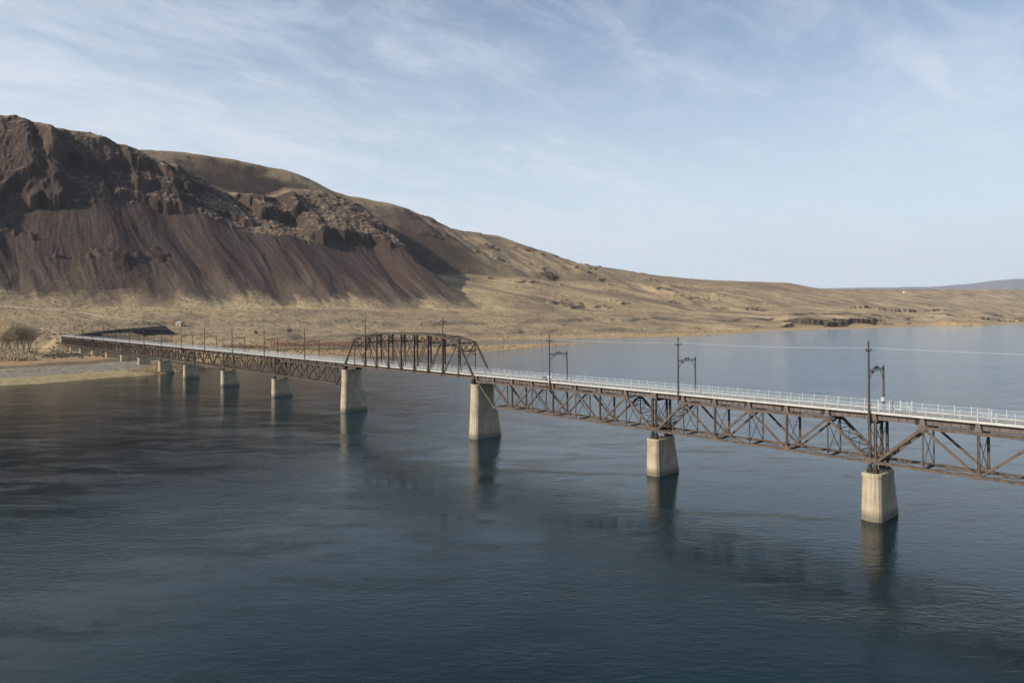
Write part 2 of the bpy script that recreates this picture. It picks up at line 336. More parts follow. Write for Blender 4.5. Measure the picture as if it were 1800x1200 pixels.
def build_land():
    az = np.concatenate([np.linspace(-1.5, -.80, 110, endpoint=False), np.linspace(-.80, .80, 1180, endpoint=False), np.linspace(.80, 1.7, 90)])
    rr = np.concatenate([np.exp(np.arange(math.log(320), math.log(960), .0042)), np.exp(np.arange(math.log(960), math.log(2700), .0020)),
                         np.exp(np.arange(math.log(2700), math.log(9000), .006)), np.exp(np.linspace(math.log(9000), math.log(30000), 70))])
    A, Rr = np.meshgrid(az, rr); X = A*Rr; Y = Rr.copy()
    z, k = terrain(X, Y, True)
    # slope
    gy = np.gradient(z, axis=0)/np.gradient(Y, axis=0)
    gx = np.gradient(z, axis=1)/np.gradient(X, axis=1)
    slope = np.hypot(gx, gy-0*gx)
    d, u, v, vv, px = k['d'], k['u'], k['v'], k['vv'], k['px']
    def C(*c): return np.array(c)
    def mixc(c, c2, m): return c*(1-m[..., None])+c2*m[..., None]
    n1 = fbm(X/150, Y/150, 5, 201); n2 = fbm(X/40, Y/40, 4, 203); n3 = fbm(X/12, Y/12, 3, 205)
    col = np.zeros(X.shape+(3,)) + C(.39, .293, .170)
    col = mixc(col, C(.51, .385, .220), ss(-.1, .35, n1+.4*n2))
    col = mixc(col, C(.235, .172, .118), ss(.05, .4, -n1+.5*n2)*.8)
    # upland: greener brown
    col = mixc(col, C(.27, .200, .130), ss(120, 240, z)*(1-ss(3500, 6000, Y))*(.5+.4*ss(-.2, .3, n1)))
    # horizontal banding on the far flats
    bnd = fbm(X/600, Y/90, 4, 207)
    col = mixc(col, C(.19, .145, .10), ss(0.0, .35, bnd)*ss(1100, 1700, Y)*.75)
    # scree
    uw = k['uw']; sn = ridged(uw/26, v/300, 4, 211, .62)
    front = (k['zf'] > k['B']-3).astype(float)*(v > -60)
    edge = 10 + 50*fbm(u/70, v*0+3, 4, 213) + 30*np.maximum(gn(u/18, v*0+5, 215), 0)+ 16*n3
    scr = front*ss(0, 40, vv-edge)*(1-ss(880, 930, u))
    lowveg = ss(.05, .5, ridged(u/45, v/500, 3, 217)-.0035*np.maximum(vv-60,0))
    scree = mixc(np.zeros(X.shape+(3,))+C(.080, .056, .052), C(.056, .042, .041), ss(-.2, .5, fbm(u/120, v/300, 3, 219)))
    scree = mixc(scree, C(.105, .077, .062), ss(.1, .9, sn)*.40)
    scree = mixc(scree, C(.090, .055, .050), ss(.0, .5, fbm(u/90, v/260, 3, 221))*ss(500, 620, u)*.8)
    scree = mixc(scree, C(.30, .228, .15), lowveg*.35*(1-ss(60, 160, vv)))
    scree = mixc(scree, C(.078, .060, .056), ss(.1, .6, fbm(uw/38+.5*gn(u/30, v/90, 229), v/300, 4, 231))*.5)
    scree = mixc(scree, C(.118, .086, .067), ss(.22, .5, fbm(uw/16+.6*gn(u/25, v/80, 233), v/170, 4, 235))*.45)
    col = mixc(col, scree, scr*.95)
    # scree on the further spur
    s2 = ss(.2, .6, 1.1-np.abs(k['uu'])/170+.35*n2)*ss(330, 400, v+60*n1)*(1-ss(590, 680, v+60*n1))*(1-front)
    col = mixc(col, C(.125, .088, .074), s2*.85)
    # rock
    rock = mixc(np.zeros(X.shape+(3,))+C(.074, .056, .046), C(.130, .088, .066), ss(-.1, .4, n2))
    rk = np.maximum(ss(.80, 1.15, slope)*(v > 60), k['isl']*.8)
    rk = np.maximum(rk, k['cm']*front*.55*ss(.5,.9,slope))
    joint = ss(.1, .5, ridged(u/7, v/40, 2, 241)+.5*n3)
    rock = mixc(rock, C(.07, .054, .045), joint*.35)
    col = mixc(col, rock, np.clip(rk, 0, 1)*.95)
    col = mixc(col, C(.255, .190, .125), k['cm']*front*(1-ss(.65, 1.0, slope))*(.5+.5*ss(-.2, .3, n2)))
    lowrock = ss(.32, .7, slope)*(v < 60)*ss(1250, 1350, px)
    col = mixc(col, mixc(np.zeros(X.shape+(3,))+C(.05, .040, .035), C(.12, .095, .075), ss(.1,.4,gn(X/6, Y/10, 251))), lowrock)
    col = mixc(col, C(.10, .078, .062), np.clip(k['oc'], 0, 1)*.7*ss(.35, .7, slope))
    # shore strips
    fl = (1-ss(14, 34, np.abs(d)))*1.0
    gold = (d > 0)*(1-ss(45, 110, d+25*n2))*ss(330, 420, px+200*n1)
    col = mixc(col, C(.43, .31, .165), gold*.8)
    red = (d > 0)*ss(.05, .3, fbm(X/70, Y/30, 3, 223)+.1)*(1-ss(70, 150, d))*ss(430, 480, px)*(1-ss(700, 860, px))
    col = mixc(col, C(.30, .155, .09), red*.8)
    # left bank: dry grass edge, gravel bar, dark ditch
    lb = (1-ss(225, 300, px))
    col = mixc(col, C(.36, .29, .155), lb*(d > -2)*(1-ss(24, 34, d+8*n3)))
    grav = lb*ss(20, 30, d+6*n3)*(1-ss(78, 92, d+10*n2))
    gcol = mixc(np.zeros(X.shape+(3,))+C(.29, .255, .20), C(.18, .155, .12), ss(-.3, .5, gn(X/1.9, Y/3.1, 225)+.6*n2)*.7)
    col = mixc(col, gcol, grav)
    col = mixc(col, C(.12, .095, .07), lb*ss(80, 92, d+10*n2)*(1-ss(115, 135, d+20*n2))*.8)
    col = mixc(col, C(.36, .22, .12), (1-ss(260, 330, px))*ss(118, 135, d+20*n2)*(1-ss(150, 190, d+20*n2))*.7)
    # muted green-brown flats and shrub speckle around the track
    mid = ss(-420, -300, v)*(1-ss(-120, -20, v))*(1-ss(1000, 1300, px))
    col = mixc(col, C(.27, .212, .138), mid*(.35+.5*ss(-.1, .3, n2)))
    speck = ss(.30, .5, gn(X/9, Y/9, 227)+.3*n1)*ss(0, 100, d)*(1-ss(3500, 6000, Y))*(1-scr)
    col = mixc(col, C(.11, .09, .06), speck*.45)
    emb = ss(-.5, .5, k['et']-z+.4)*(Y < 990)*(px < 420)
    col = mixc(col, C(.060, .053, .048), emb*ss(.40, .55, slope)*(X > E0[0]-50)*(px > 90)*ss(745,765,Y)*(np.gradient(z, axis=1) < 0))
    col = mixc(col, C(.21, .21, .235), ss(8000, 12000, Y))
    col = col*(1+.10*n3[..., None])
    # ripraps: lumpy gravel
    z = z + grav*.22*gn(X/2.6, Y/2.6, 229)
    m, nt, b = mat('arid_ground', .95, .08)
    at = nt.nodes.new('ShaderNodeAttribute'); at.attribute_name = 'albedo'
    P = geo_pos(nt)
    f = noise(nt, P, .22, 6, .7)
    c = mix(nt, .55, at.outputs['Color'], ramp(nt, f, [(.32,(.52,.52,.54)),(.5,(1,1,1)),(.68,(1.45,1.4,1.32))]), 'MULTIPLY')
    nt.links.new(c, b.inputs['Base Color'])
    bp = nt.nodes.new('ShaderNodeBump'); bp.inputs['Strength'].default_value = .8; bp.inputs['Distance'].default_value = 2.2
    nt.links.new(noise(nt, P, .14, 7, .65), bp.inputs['Height']); nt.links.new(bp.outputs[0], b.inputs['Normal'])
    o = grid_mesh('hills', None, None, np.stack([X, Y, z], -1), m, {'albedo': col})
    tag(o, 'arid basalt hills with brown scree, dark cliffs and tan grass flats', None, None, 'structure')
    return az, rr, z
AZ, RR, LZ = build_land()
def ground(x, y): return float(terrain(np.array([x]), np.array([y]))[0])
def gmany(xs, ys): return terrain(np.array(xs), np.array(ys))

# ------------------------------------------------------------------ bridge frame
BAY = 7.65
E1v = Vector((-.661, .750, 0)).normalized(); E2v = Vector((.750, .661, 0)).normalized()
A0 = Vector((60.9, 116.5, 0)); BRZ = math.atan2(E1v.y, E1v.x)
def BW(bay, w=0, z=0): return A0 + E1v*(bay*BAY) + E2v*w + Vector((0,0,z))
# local frame of things on the bridge: +x = away along the bridge, +y = towards the camera side (w = -y)
ZB, ZT = 9.8, 16.5
DW = 5.2     # spacing of the two trusses
PT = [-62, -.5, 44.9, 107.9, 186.8, 253.5, 320.5, 386, 440, 494.5, 548, 602, 660, 718, 772, 826]     # metres along the bridge, last = abutment
PIERS = [t/BAY for t in PT[:-1]]; ABUT = PT[-1]/BAY

# ------------------------------------------------------------------ water
def build_water():
    az = np.linspace(-1.6, 1.7, 620); rr = np.exp(np.linspace(math.log(14), math.log(9000), 620))
    A, Y = np.meshgrid(az, rr); X = A*Y
    wake = np.zeros(X.shape)
    flow = Vector((-.985, .17))       # current runs to the left
    for b in PIERS[:9]:
        for c0 in (BW(b, -.8), ):
            dx = X-c0.x; dy = Y-c0.y; al = dx*flow.x+dy*flow.y; ac = -dx*flow.y+dy*flow.x
            ac = ac + 1.0*gn(al/11, al*0+b, 5)+.02*al*gn(al/25, al*0+b, 6)
            w = .5+al*.045
            wake += np.where(al > 0, np.exp(-(ac/w)**2)*np.exp(-al/48)*(1-np.exp(-al/3)), 0)
    ruffle_sheen = ss(120, 460, Y)*ss(-.50, .30, A)*(1+.35*fbm(X/90, Y/40, 3, 301))
    m, nt, b = mat('river_water', .06, .5)
    P = geo_pos(nt)
    b.inputs['IOR'].default_value = 1.333; b.inputs['Specular Tint'].default_value = (.22, .52, .62, 1)
    wk = nt.nodes.new('ShaderNodeAttribute'); wk.attribute_name = 'wake'
    cm = nt.nodes.new('ShaderNodeAttribute'); cm.attribute_name = 'ruffle_sheen'
    big = noise(nt, mapping(nt, P, (.010,.022,1)), 1., 4, .55)
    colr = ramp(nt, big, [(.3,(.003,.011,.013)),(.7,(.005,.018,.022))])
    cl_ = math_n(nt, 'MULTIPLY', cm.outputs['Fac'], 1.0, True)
    nt.links.new(mix(nt, cl_, colr, (.060, .165, .270)), b.inputs['Base Color'])  # sky reflection on the far ruffled reach painted into the base colour
    w1 = noise(nt, mapping(nt, P, (.50,1.0,1), (0,0,.12)), 1.0, 5, .62)
    w2 = noise(nt, mapping(nt, P, (.11,.17,1), (0,0,.3)), 1.0, 5, .6)
    w3 = noise(nt, mapping(nt, P, (2.0,3.2,1), (0,0,.1)), 1.0, 2, .5)
    patch = ramp(nt, noise(nt, mapping(nt, P, (.022,.06,1), (0,0,.2)), 1., 6, .68, .3), [(.38,(.62,.62,.62)),(.60,(1.25,1.25,1.25))])
    boil = ramp(nt, noise(nt, mapping(nt, P, (.050,.15,1)), 1., 7, .72, .6), [(.44,(.55,.55,.55)),(.55,(1.0,1.0,1.0)),(.66,(2.2,2.2,2.2))])
    patch = mix(nt, 1.0, patch, boil, 'MULTIPLY')
    pb = nt.nodes.new('ShaderNodeSeparateColor'); nt.links.new(patch, pb.inputs[0])
    amp = math_n(nt, 'ADD', math_n(nt, 'ADD', pb.outputs[0], math_n(nt, 'MULTIPLY', cm.outputs['Fac'], 2.2)), math_n(nt, 'MULTIPLY', wk.outputs['Fac'], 4.0))
    hgt = math_n(nt, 'ADD', math_n(nt, 'MULTIPLY', w1, .16), math_n(nt, 'ADD', math_n(nt, 'MULTIPLY', w2, .20), math_n(nt, 'MULTIPLY', w3, .035)))
    hgt = math_n(nt, 'SUBTRACT', hgt, .1975)      # centred, so that calm and ruffled patches meet without a step
    hgt = math_n(nt, 'MULTIPLY', hgt, amp)
    bp = nt.nodes.new('ShaderNodeBump'); bp.inputs['Strength'].default_value = .45; bp.inputs['Distance'].default_value = 1.0
    nt.links.new(hgt, bp.inputs['Height']); nt.links.new(bp.outputs[0], b.inputs['Normal'])
    o = grid_mesh('river_water', None, None, np.stack([X, Y, X*0], -1), m, {'wake': wake, 'ruffle_sheen': ruffle_sheen})
    tag(o, 'dark blue rippled river water', None, None, 'structure')
    # river continues behind and beside the viewpoint
    mb = MB(); mb.poly([(-4000,-4000,-.25),(4000,-4000,-.25),(4000,2500,-.25),(-4000,2500,-.25)], [(0,1,2,3)])
    ob = mb.build('river_bed_water', m); ob['kind'] = 'structure'
build_water()

# ------------------------------------------------------------------ piers
def pier_ring(z, hw, yn, yf, c=.75):
    # +y = near nose; chamfered, slightly pointed plan
    p = [(-hw, yf+hw*.9), (-hw*.45, yf+.15), (hw*.45, yf+.15), (hw, yf+hw*.9), (hw, yn-c), (hw*.80, yn-c*.38), (hw*.42, yn-.06), (0, yn), (-hw*.42, yn-.06), (-hw*.80, yn-c*.38), (-hw, yn-c)]
    return [Vector((x, y, z)) for x, y in p]
ORD = ['off-frame right end','nearest','second','third','fourth','fifth','sixth','seventh','eighth','ninth','tenth','eleventh','twelfth','thirteenth','fourteenth']
def pier(i, bay):
    tall = i in (3, 4)
    root = empty('concrete_pier', BW(bay), BRZ)
    ztop = 15.6 if tall else 8.0
    base = 1.95 if tall else 1.8
    mb = MB()
    if tall:
        prof = [(-3, base+.1, 1.95, -9.3), (0, base, 1.8, -8.9), (7.5, 1.78, 1.5, -7.6), (8.6, 1.75, 1.45, -6.35), (ztop-.55, 1.6, 1.25, -6.2)]
    else:
        prof = [(-3, 1.78, 1.45, -8.8), (0, 1.70, 1.35, -8.2), (ztop-.55, 1.52, 1.2, -6.5)]
    mb.rings([pier_ring(*p) for p in prof]); mb.build('shaft', M['concrete'], root)
    cp = MB(); a = prof[-1]
    cp.rings([pier_ring(ztop-.55, a[1]+.10, a[2]+.10, a[3]-.10), pier_ring(ztop-.12, a[1]+.10, a[2]+.10, a[3]-.10), pier_ring(ztop, a[1], a[2], a[3])])
    cp.build('coping', M['concrete'], root)
    lab = {0:'concrete river pier beyond the right edge', 1:'cream concrete pier nearest the viewer at the right, short, with stained nose',
           2:'short cream concrete pier second from the right under the truss junction', 3:'tall cream concrete pier under the right end of the arched through truss',
           4:'tall cream concrete pier under the left end of the arched through truss'}.get(i, 'concrete pier under the dark left truss spans, %s from the right, %s' % (ORD[i], 'standing in water' if i < 9 else 'standing on the bank'))
    tag(root, lab, 'bridge pier', 'concrete piers carrying the bridge')
for i, bay in enumerate(PIERS): pier(i, bay)

# ------------------------------------------------------------------ deck and railing parts
def add_deck(root, L, near=True, y0=.35, y1=-5.55, nodepost=True):
    mb = MB(); mb.box(0.02, L-.02, y1, y0, 18.2, 18.36); mb.build('deck', M['deck'], root)
    for yy, s in ((y0, 1), (y1, -1)):
        k = MB(); k.box(0.02, L-.02, min(yy, yy+s*.16), max(yy, yy+s*.16), 18.12, 18.52); k.build('deck_edge', M['kerb'], root)
    n = max(2, round(L/2.32)); 
    for yy, s in ((y0-.05, 1), (y1+.05, -1)):
        r = MB()
        for z in (18.74, 18.94, 19.14, 19.34, 19.54): r.box(.05, L-.05, yy-.012, yy+.012, z-.012, z+.012)
        r.box(.05, L-.05, yy-.03, yy+.03, 19.74, 19.80)
        ro = r.build('railing', M['white'], root)
        if near:
            for i in range(n):
                x = (i+.5)*L/n; p = MB(); p.box(x-.05, x+.05, yy-.05, yy+.05, 18.36, 19.98); p.build('railing_post', M['white'], ro)
        else:
            p = MB()
            for i in range(n):
                x = (i+.5)*L/n; p.box(x-.05, x+.05, yy-.05, yy+.05, 18.36, 19.98)
            p.build('railing_posts', M['white'], ro)['kind'] = 'stuff'

def add_floor(root, nb, ms, md, z0=17.02, z1=18.1, skip=()):
    L = nb*BAY
    # stringers: plate girders with stiffeners, running under the deck
    for yy in (-.25, -1.9, -3.3, -DW+.25):
        s = MB(); s.box(.1, L-.1, yy-.03, yy+.03, z0+.05, z1-.03)
        s.box(.1, L-.1, yy-.17, yy+.17, z1-.06, z1); s.box(.1, L-.1, yy-.17, yy+.17, z0+.02, z0+.08)
        if yy in (-.25, -DW+.25):
            n = int(L/1.275)
            for i in range(n+1):
                x = .15+i*(L-.3)/n; s.box(x-.03, x+.03, yy-.14, yy+.14, z0+.08, z1-.06)
        s.build('stringer', ms, root)
    for i in range(nb+1):
        x = min(max(i*BAY, .35), L-.35)
        f = MB(); f.box(x-.04, x+.04, -DW-.25, .25, z0-.2, z1-.02); f.box(x-.22, x+.22, -DW-.3, .3, z1-.02, z1+.05); f.box(x-.22, x+.22, -DW-.3, .3, z0-.24, z0-.16)
        for yy in (.30, -DW-.30):   # tapered end gussets seen from the side
            f.poly([(x-.55,yy-.03,z0-.22),(x+.55,yy-.03,z0-.22),(x+.26,yy-.03,z1),(x-.26,yy-.03,z1),(x-.55,yy+.03,z0-.22),(x+.55,yy+.03,z0-.22),(x+.26,yy+.03,z1),(x-.26,yy+.03,z1)],
                   [(0,1,2,3),(7,6,5,4),(0,4,5,1),(1,5,6,2),(2,6,7,3),(3,7,4,0)])
        f.build('floor_beam', ms, root)
        b = MB(); b.box(x+.5, x+1.15, -DW-.1, -.05, z0-.1, z1-.1)   # dark timber blocking beside each beam
        if 0 < i < nb: b.build('bracket', md, root)

def deck_truss(nb, kind, near, ms):
    """kind: 'std' both ends on low piers; 'hiL' / 'hiR' : far / near end hung on a tall pier by the top chord"""
    root = empty('deck_truss_span'); L = nb*BAY
    X = lambda i: min(max(i*BAY, .45), L-.45)
    lowA = kind != 'hiR'; lowB = kind != 'hiL'       # A = x=0 end, B = x=L end
    for k, yy in enumerate((0, -DW)):
        tc = MB()
        t0 = X(1) if lowA else X(0); t1 = X(nb-1) if lowB else X(nb)
        tc.bar((t0-.3,yy,ZT),(t1+.3,yy,ZT),.42,.50); tc.bar((t0-.3,yy,ZT+.27),(t1+.3,yy,ZT+.27),.56,.05); bc = MB(); b0 = X(0) if lowA else X(1); b1 = X(nb) if lowB else X(nb-1)
        bc.bar((b0-.2,yy,ZB),(b1+.2,yy,ZB),.40,.42); bc.bar((b0-.2,yy,ZB+.23),(b1+.2,yy,ZB+.23),.52,.04)
        # web: bottom at even, top at odd counted from the low-pier end
        flip = not lowA
        idx = list(range(nb+1)) if not flip else list(range(nb, -1, -1))
        last = nb if kind == 'std' else nb-1
        for j in range(last):
            a, b_ = idx[j], idx[j+1]
            za = ZB if j % 2 == 0 else ZT; zb_ = ZT if j % 2 == 0 else ZB
            endd = j == 0 or (j == last-1 and kind == 'std')
            w = .46 if endd else .34
            dg = MB()
            if near and not endd:
                dg.bar((X(a),yy-.14,za),(X(b_),yy-.14,zb_),.06,w); dg.bar((X(a),yy+.14,za),(X(b_),yy+.14,zb_),.06,w)
                # lacing plates
                pa = Vector((X(a),yy,za)); pb = Vector((X(b_),yy,zb_))
                for q in range(1, 12):
                    c = pa.lerp(pb, q/12); dd = (pb-pa).normalized(); dg.bar(c-dd*.09+Vector((0,-.14,0)), c+dd*.09+Vector((0,.14,0)), .05, w*.85)
            else: dg.bar((X(a),yy,za),(X(b_),yy,zb_),.36,w)
            dg.build('diagonal', ms, root)
        if kind != 'std':
            a, b_ = idx[nb-1], idx[nb]
            dg = MB(); dg.bar((X(b_),yy,ZT),(X(a),yy,ZB),.36,.40); dg.build('diagonal', ms, root)
            # counter tie
            a2 = idx[nb-2]; dg = MB(); dg.bar((X(idx[nb-1]),yy,ZT),(X(a2),yy,ZB),.2,.26); dg.build('diagonal', ms, root)
        for i in range(nb+1):
            if not lowA and i == 0: continue
            if not lowB and i == nb: continue
            isend = i in (0, nb)
            j = idx.index(i)
            w = .38 if isend else (.34 if j % 2 == 0 else .18)
            top = 17.0 if isend else ZT-.2
            p = MB()
            if near: p.ibar((X(i),yy,ZB+(.15 if not isend else -.5)),(X(i),yy,top),w,w,.06)
            else: p.bar((X(i),yy,ZB+(.15 if not isend else -.5)),(X(i),yy,top),w*.9,w)
            p.build('vertical_post', ms, root)
        # gusset plates, riveted to the chords
        for i in range(nb+1):
            j = idx.index(i)
            zz = ZB if j % 2 == 0 else ZT; g = bc if zz == ZB else tc
            if kind != 'std' and i == idx[nb-1]: 
                for z2, g in ((ZB, bc), (ZT, tc)):
                    g.box(X(i)-.5, X(i)+.5, yy-.24, yy-.21, z2-.35, z2+.35); g.box(X(i)-.5, X(i)+.5, yy+.21, yy+.24, z2-.35, z2+.35)
                continue
            s = .62 if near else .5
            for o_ in (-.235, .225):
                dz0, dz1 = ((-.28, .75) if zz == ZB else (-.75, .28))
                g.poly([(X(i)-s*1.25,yy+o_,zz+(dz0 if zz==ZB else dz1)),(X(i)+s*1.25,yy+o_,zz+(dz0 if zz==ZB else dz1)),(X(i)+s*.5,yy+o_,zz+(dz1 if zz==ZB else dz0)),(X(i)-s*.5,yy+o_,zz+(dz1 if zz==ZB else dz0)),
                        (X(i)-s*1.25,yy+o_+.02,zz+(dz0 if zz==ZB else dz1)),(X(i)+s*1.25,yy+o_+.02,zz+(dz0 if zz==ZB else dz1)),(X(i)+s*.5,yy+o_+.02,zz+(dz1 if zz==ZB else dz0)),(X(i)-s*.5,yy+o_+.02,zz+(dz1 if zz==ZB else dz0))],
                       [(0,1,2,3),(7,6,5,4),(0,4,5,1),(1,5,6,2),(2,6,7,3),(3,7,4,0)])
        tc.build('top_chord', ms, root); bc.build('bottom_chord', ms, root)
    # cross frames between the two trusses
    for i in range(nb+1):
        if (not lowA and i == 0) or (not lowB and i == nb): continue
        s = MB(); x = X(i)
        s.bar((x,0,ZB-.02),(x,-DW,ZB-.02),.26,.3)
        s.bar((x,0,ZT-.05),(x,-DW,ZT-.05),.2,.26)
        s.bar((x,0,ZB+.3),(x,-DW,ZT-.4),.07,.10); s.bar((x+.05,0,ZT-.4),(x+.05,-DW,ZB+.3),.07,.10)
        s.build('sway_frame', M['steel_dark'] if near else ms, root)
    s = MB()
    for i in range(nb):
        if (not lowA and i == 0) or (not lowB and i == nb-1): continue
        for z, w in ((ZB+.02, .16),):
            s.bar((X(i),0,z),(X(i+1),-DW,z),w,.09); s.bar((X(i),-DW,z+.1),(X(i+1),0,z+.1),w,.09)
    s.build('bottom_lateral_bracing', ms, root)
    # inclined lattice portal in the sloping end panels
    def portal(xa, xb):
        s = MB(); n = 4
        for q in range(n):
            f0, f1 = q/n, (q+1)/n
            p0 = (xa+(xb-xa)*f0, ZB+(ZT-ZB)*f0); p1 = (xa+(xb-xa)*f1, ZB+(ZT-ZB)*f1)
            s.bar((p0[0],-.2,p0[1]),(p1[0],-DW+.2,p1[1]),.12,.10); s.bar((p0[0],-DW+.2,p0[1]+.06),(p1[0],-.2,p1[1]+.06),.12,.10)
            s.bar((p1[0],-.2,p1[1]),(p1[0],-DW+.2,p1[1]),.14,.12)
        s.build('portal_bracing', M['steel_dark'], root)
    if lowA: portal(X(0), X(1))
    if lowB: portal(X(nb), X(nb-1))
    # bearings
    for e, low in ((0, lowA), (nb, lowB)):
        for yy in (0, -DW):
            x = X(e) ; b = MB()
            if low: b.box(x-.42, x+.42, yy-.42, yy+.42, 8.0, 8.35); b.poly([(x-.4,yy-.3,8.35),(x+.4,yy-.3,8.35),(x+.4,yy+.3,8.35),(x-.4,yy+.3,8.35),(x-.16,yy-.2,9.6),(x+.16,yy-.2,9.6),(x+.16,yy+.2,9.6),(x-.16,yy+.2,9.6)],[(0,3,2,1),(4,5,6,7),(0,1,5,4),(1,2,6,5),(2,3,7,6),(3,0,4,7)])
            else: b.box(x-.4, x+.4, yy-.35, yy+.35, 15.6, 16.24)
            b.build('bearing', M['steel_dark'], root)
    add_floor(root, nb, M['plate'] if near else ms, M['steel_dark'])
    add_deck(root, L, near)
    return root

def through_truss():
    nb = 10; L = nb*BAY; root = empty('through_truss_span'); X = lambda i: min(max(i*BAY, .4), L-.4)
    zf = 17.55; hs = [0, 9.9, 11.4, 12.0, 12.2, 12.2, 12.2, 12.0, 11.4, 9.9, 0]
    Y0, Y1 = .55, -DW-.75
    ms = M['steel_far']
    for yy in (Y0, Y1):
        b = MB(); b.bar((0,yy,zf-.1),(L,yy,zf-.1),.36,.55); b.build('bottom_chord', M['steel'], root)
        for i in range(nb):
            t = MB(); t.bar((X(i),yy,zf+hs[i]),(X(i+1),yy,zf+hs[i+1]),.5,.48); t.bar((X(i),yy,zf+hs[i]+.26),(X(i+1),yy,zf+hs[i+1]+.26),.6,.05)
            t.build('end_post' if i in (0, nb-1) else 'top_chord', ms, root)
        for i in range(1, nb):
            p = MB()
            if i in (1, nb-1): p.bar((X(i),yy,zf),(X(i),yy,zf+hs[i]),.22,.22)
            else: p.ibar((X(i),yy,zf),(X(i),yy,zf+hs[i]),.48,.50,.10,(0,1,0))
            p.build('vertical_post', ms, root)
            k = MB(); k.box(X(i)-.5, X(i)+.5, yy+(.25 if yy>0 else -.28), yy+(.28 if yy>0 else -.25), zf-.3, zf+.75); k.build('gusset_plate', M['steel_dark'], root)
        for i in range(1, nb//2):
            for (a, b_) in ((i, i+1), (nb-i, nb-i-1)):
                dg = MB(); dg.bar((X(a),yy-.12,zf+hs[a]),(X(b_),yy-.12,zf),.06,.20); dg.bar((X(a),yy+.12,zf+hs[a]),(X(b_),yy+.12,zf),.06,.20); dg.build('diagonal', ms, root)
        for (a, b_) in ((3,4),(4,5),(6,5),(7,6)):
            dg = MB(); dg.bar((X(a),yy,zf),(X(b_),yy,zf+hs[b_]),.05,.09); dg.build('counter_tie', ms, root)
    for i in range(1, nb):
        zt = zf+hs[i]; s = MB(); x = X(i); drop = 2.6
        s.bar((x,Y0,zt-.1),(x,Y1,zt-.1),.3,.34); s.bar((x,Y0,zt-drop),(x,Y1,zt-drop),.3,.36)
        n = 3
        for q in range(n):
            a = Y0+(Y1-Y0)*q/n; c = Y0+(Y1-Y0)*(q+1)/n
            s.bar((x,a,zt-.2),(x,c,zt-drop+.1),.12,.15); s.bar((x+.1,a,zt-drop+.1),(x+.1,c,zt-.2),.12,.15)
        for yy, sg in ((Y0,-1),(Y1,1)): s.bar((x,yy,zt-drop-1.5),(x,yy+sg*1.5,zt-drop),.12,.14)
        s.build('portal_frame' if i in (1, nb-1) else 'sway_frame', ms, root)
    s = MB()
    for i in range(1, nb-1):
        s.bar((X(i),Y0,zf+hs[i]),(X(i+1),Y1,zf+hs[i+1]),.18,.16); s.bar((X(i),Y1,zf+hs[i]+.1),(X(i+1),Y0,zf+hs[i+1]+.1),.18,.16)
    s.build('top_lateral_bracing', ms, root)
    for i, yy in ((3, Y1), (9, Y1)):
        b = MB(); z = zf+hs[i]+.25; b.tube((X(i),yy,z),(X(i),yy,z+.5),.09,.16); b.tube((X(i),yy,z+.5),(X(i),yy,z+.95),.2,.08); b.build('insulator', M['insul'], root)
    for i in range(nb+1):
        f = MB(); x = X(i); f.box(x-.15, x+.15, Y1+.15, Y0-.15, 17.0, 18.05); f.build('floor_beam', ms, root)
    for yy in (-1.2, -3.9):
        f = MB(); f.box(.2, L-.2, yy-.12, yy+.12, 17.3, 18.04); f.build('stringer', ms, root)
    for x in (.5, L-.5):
        for yy in (Y0, Y1):
            b = MB(); b.box(x-.5, x+.5, yy-.4, yy+.4, 15.62, 17.2); b.build('bearing', M['steel_dark'], root)
    add_deck(root, L, True, .1, -DW-.3)
    return root

def place(o, i, nb=8):
    o.location = BW(PIERS[i]); o.rotation_euler = (0,0,BRZ); o.scale = ((PT[i+1]-PT[i])/(nb*BAY), 1, 1)
def place_at(o, bay): o.location = BW(bay); o.rotation_euler = (0,0,BRZ)
s = deck_truss(8, 'std', True, M['steel']); place(s, 0); tag(s, 'rightmost brown deck truss span, cut off by the right edge of the frame', 'bridge span', 'deck truss spans')
s = deck_truss(6, 'std', True, M['steel']); place(s, 1, 6); tag(s, 'brown deck truss span between the two short piers at the right, six bays long', 'bridge span', 'deck truss spans')
s = deck_truss(8, 'hiL', True, M['steel']); place(s, 2); tag(s, 'brown deck truss span hung from the tall right pier of the arched truss', 'bridge span', 'deck truss spans')
s = through_truss(); place(s, 3, 10); tag(s, 'dark arched through truss span rising above the deck between the two tall piers', 'bridge span')
s = deck_truss(8, 'hiR', False, M['steel_far']); place(s, 4); tag(s, 'dark deck truss span just left of the arched truss, ending at the tall pier', 'bridge span', 'deck truss spans')
proto = deck_truss(8, 'std', False, M['steel_far'])
for k in range(10):
    o = proto if k == 0 else copy_tree(proto)
    place(o, 5+k)
    lab = 'dark deck truss span in the left row, %s to the left of the arched truss' % ORD[k+2]
    if k == 9: lab = 'farthest dark deck truss span at the left bank end of the bridge'
    tag(o, lab, 'bridge span', 'deck truss spans')
# abutment at the left bank end
ab = empty('bridge_abutment', BW(ABUT), BRZ); mb = MB(); mb.box(1.2, 7, -DW-1.6, 1.4, 2, 17.9); mb.build('backwall', M['concrete'], ab)
mb = MB(); mb.box(-1.0, 1.2, -DW-1.0, 1.0, 2, 16.0); mb.build('bridge_seat', M['concrete'], ab)
mb = MB(); mb.box(.1, 7, -DW-.35, .35, 17.95, 18.4); mb.build('approach_slab', M['deck'], ab)
mb = MB()
for yy in (.2, -DW-.2):
    mb.bar((-4.5, yy+ (1.2 if yy > 0 else -1.2), 3), (-3.6, yy, 9.5), .5, .5); mb.bar((-1.6, yy+(1.2 if yy > 0 else -1.2), 3), (-2.6, yy, 9.5), .5, .5)
mb.build('trestle_legs', M['deck'], ab)
tag(ab, 'concrete abutment with splayed trestle legs where the bridge meets the left bank', 'abutment')

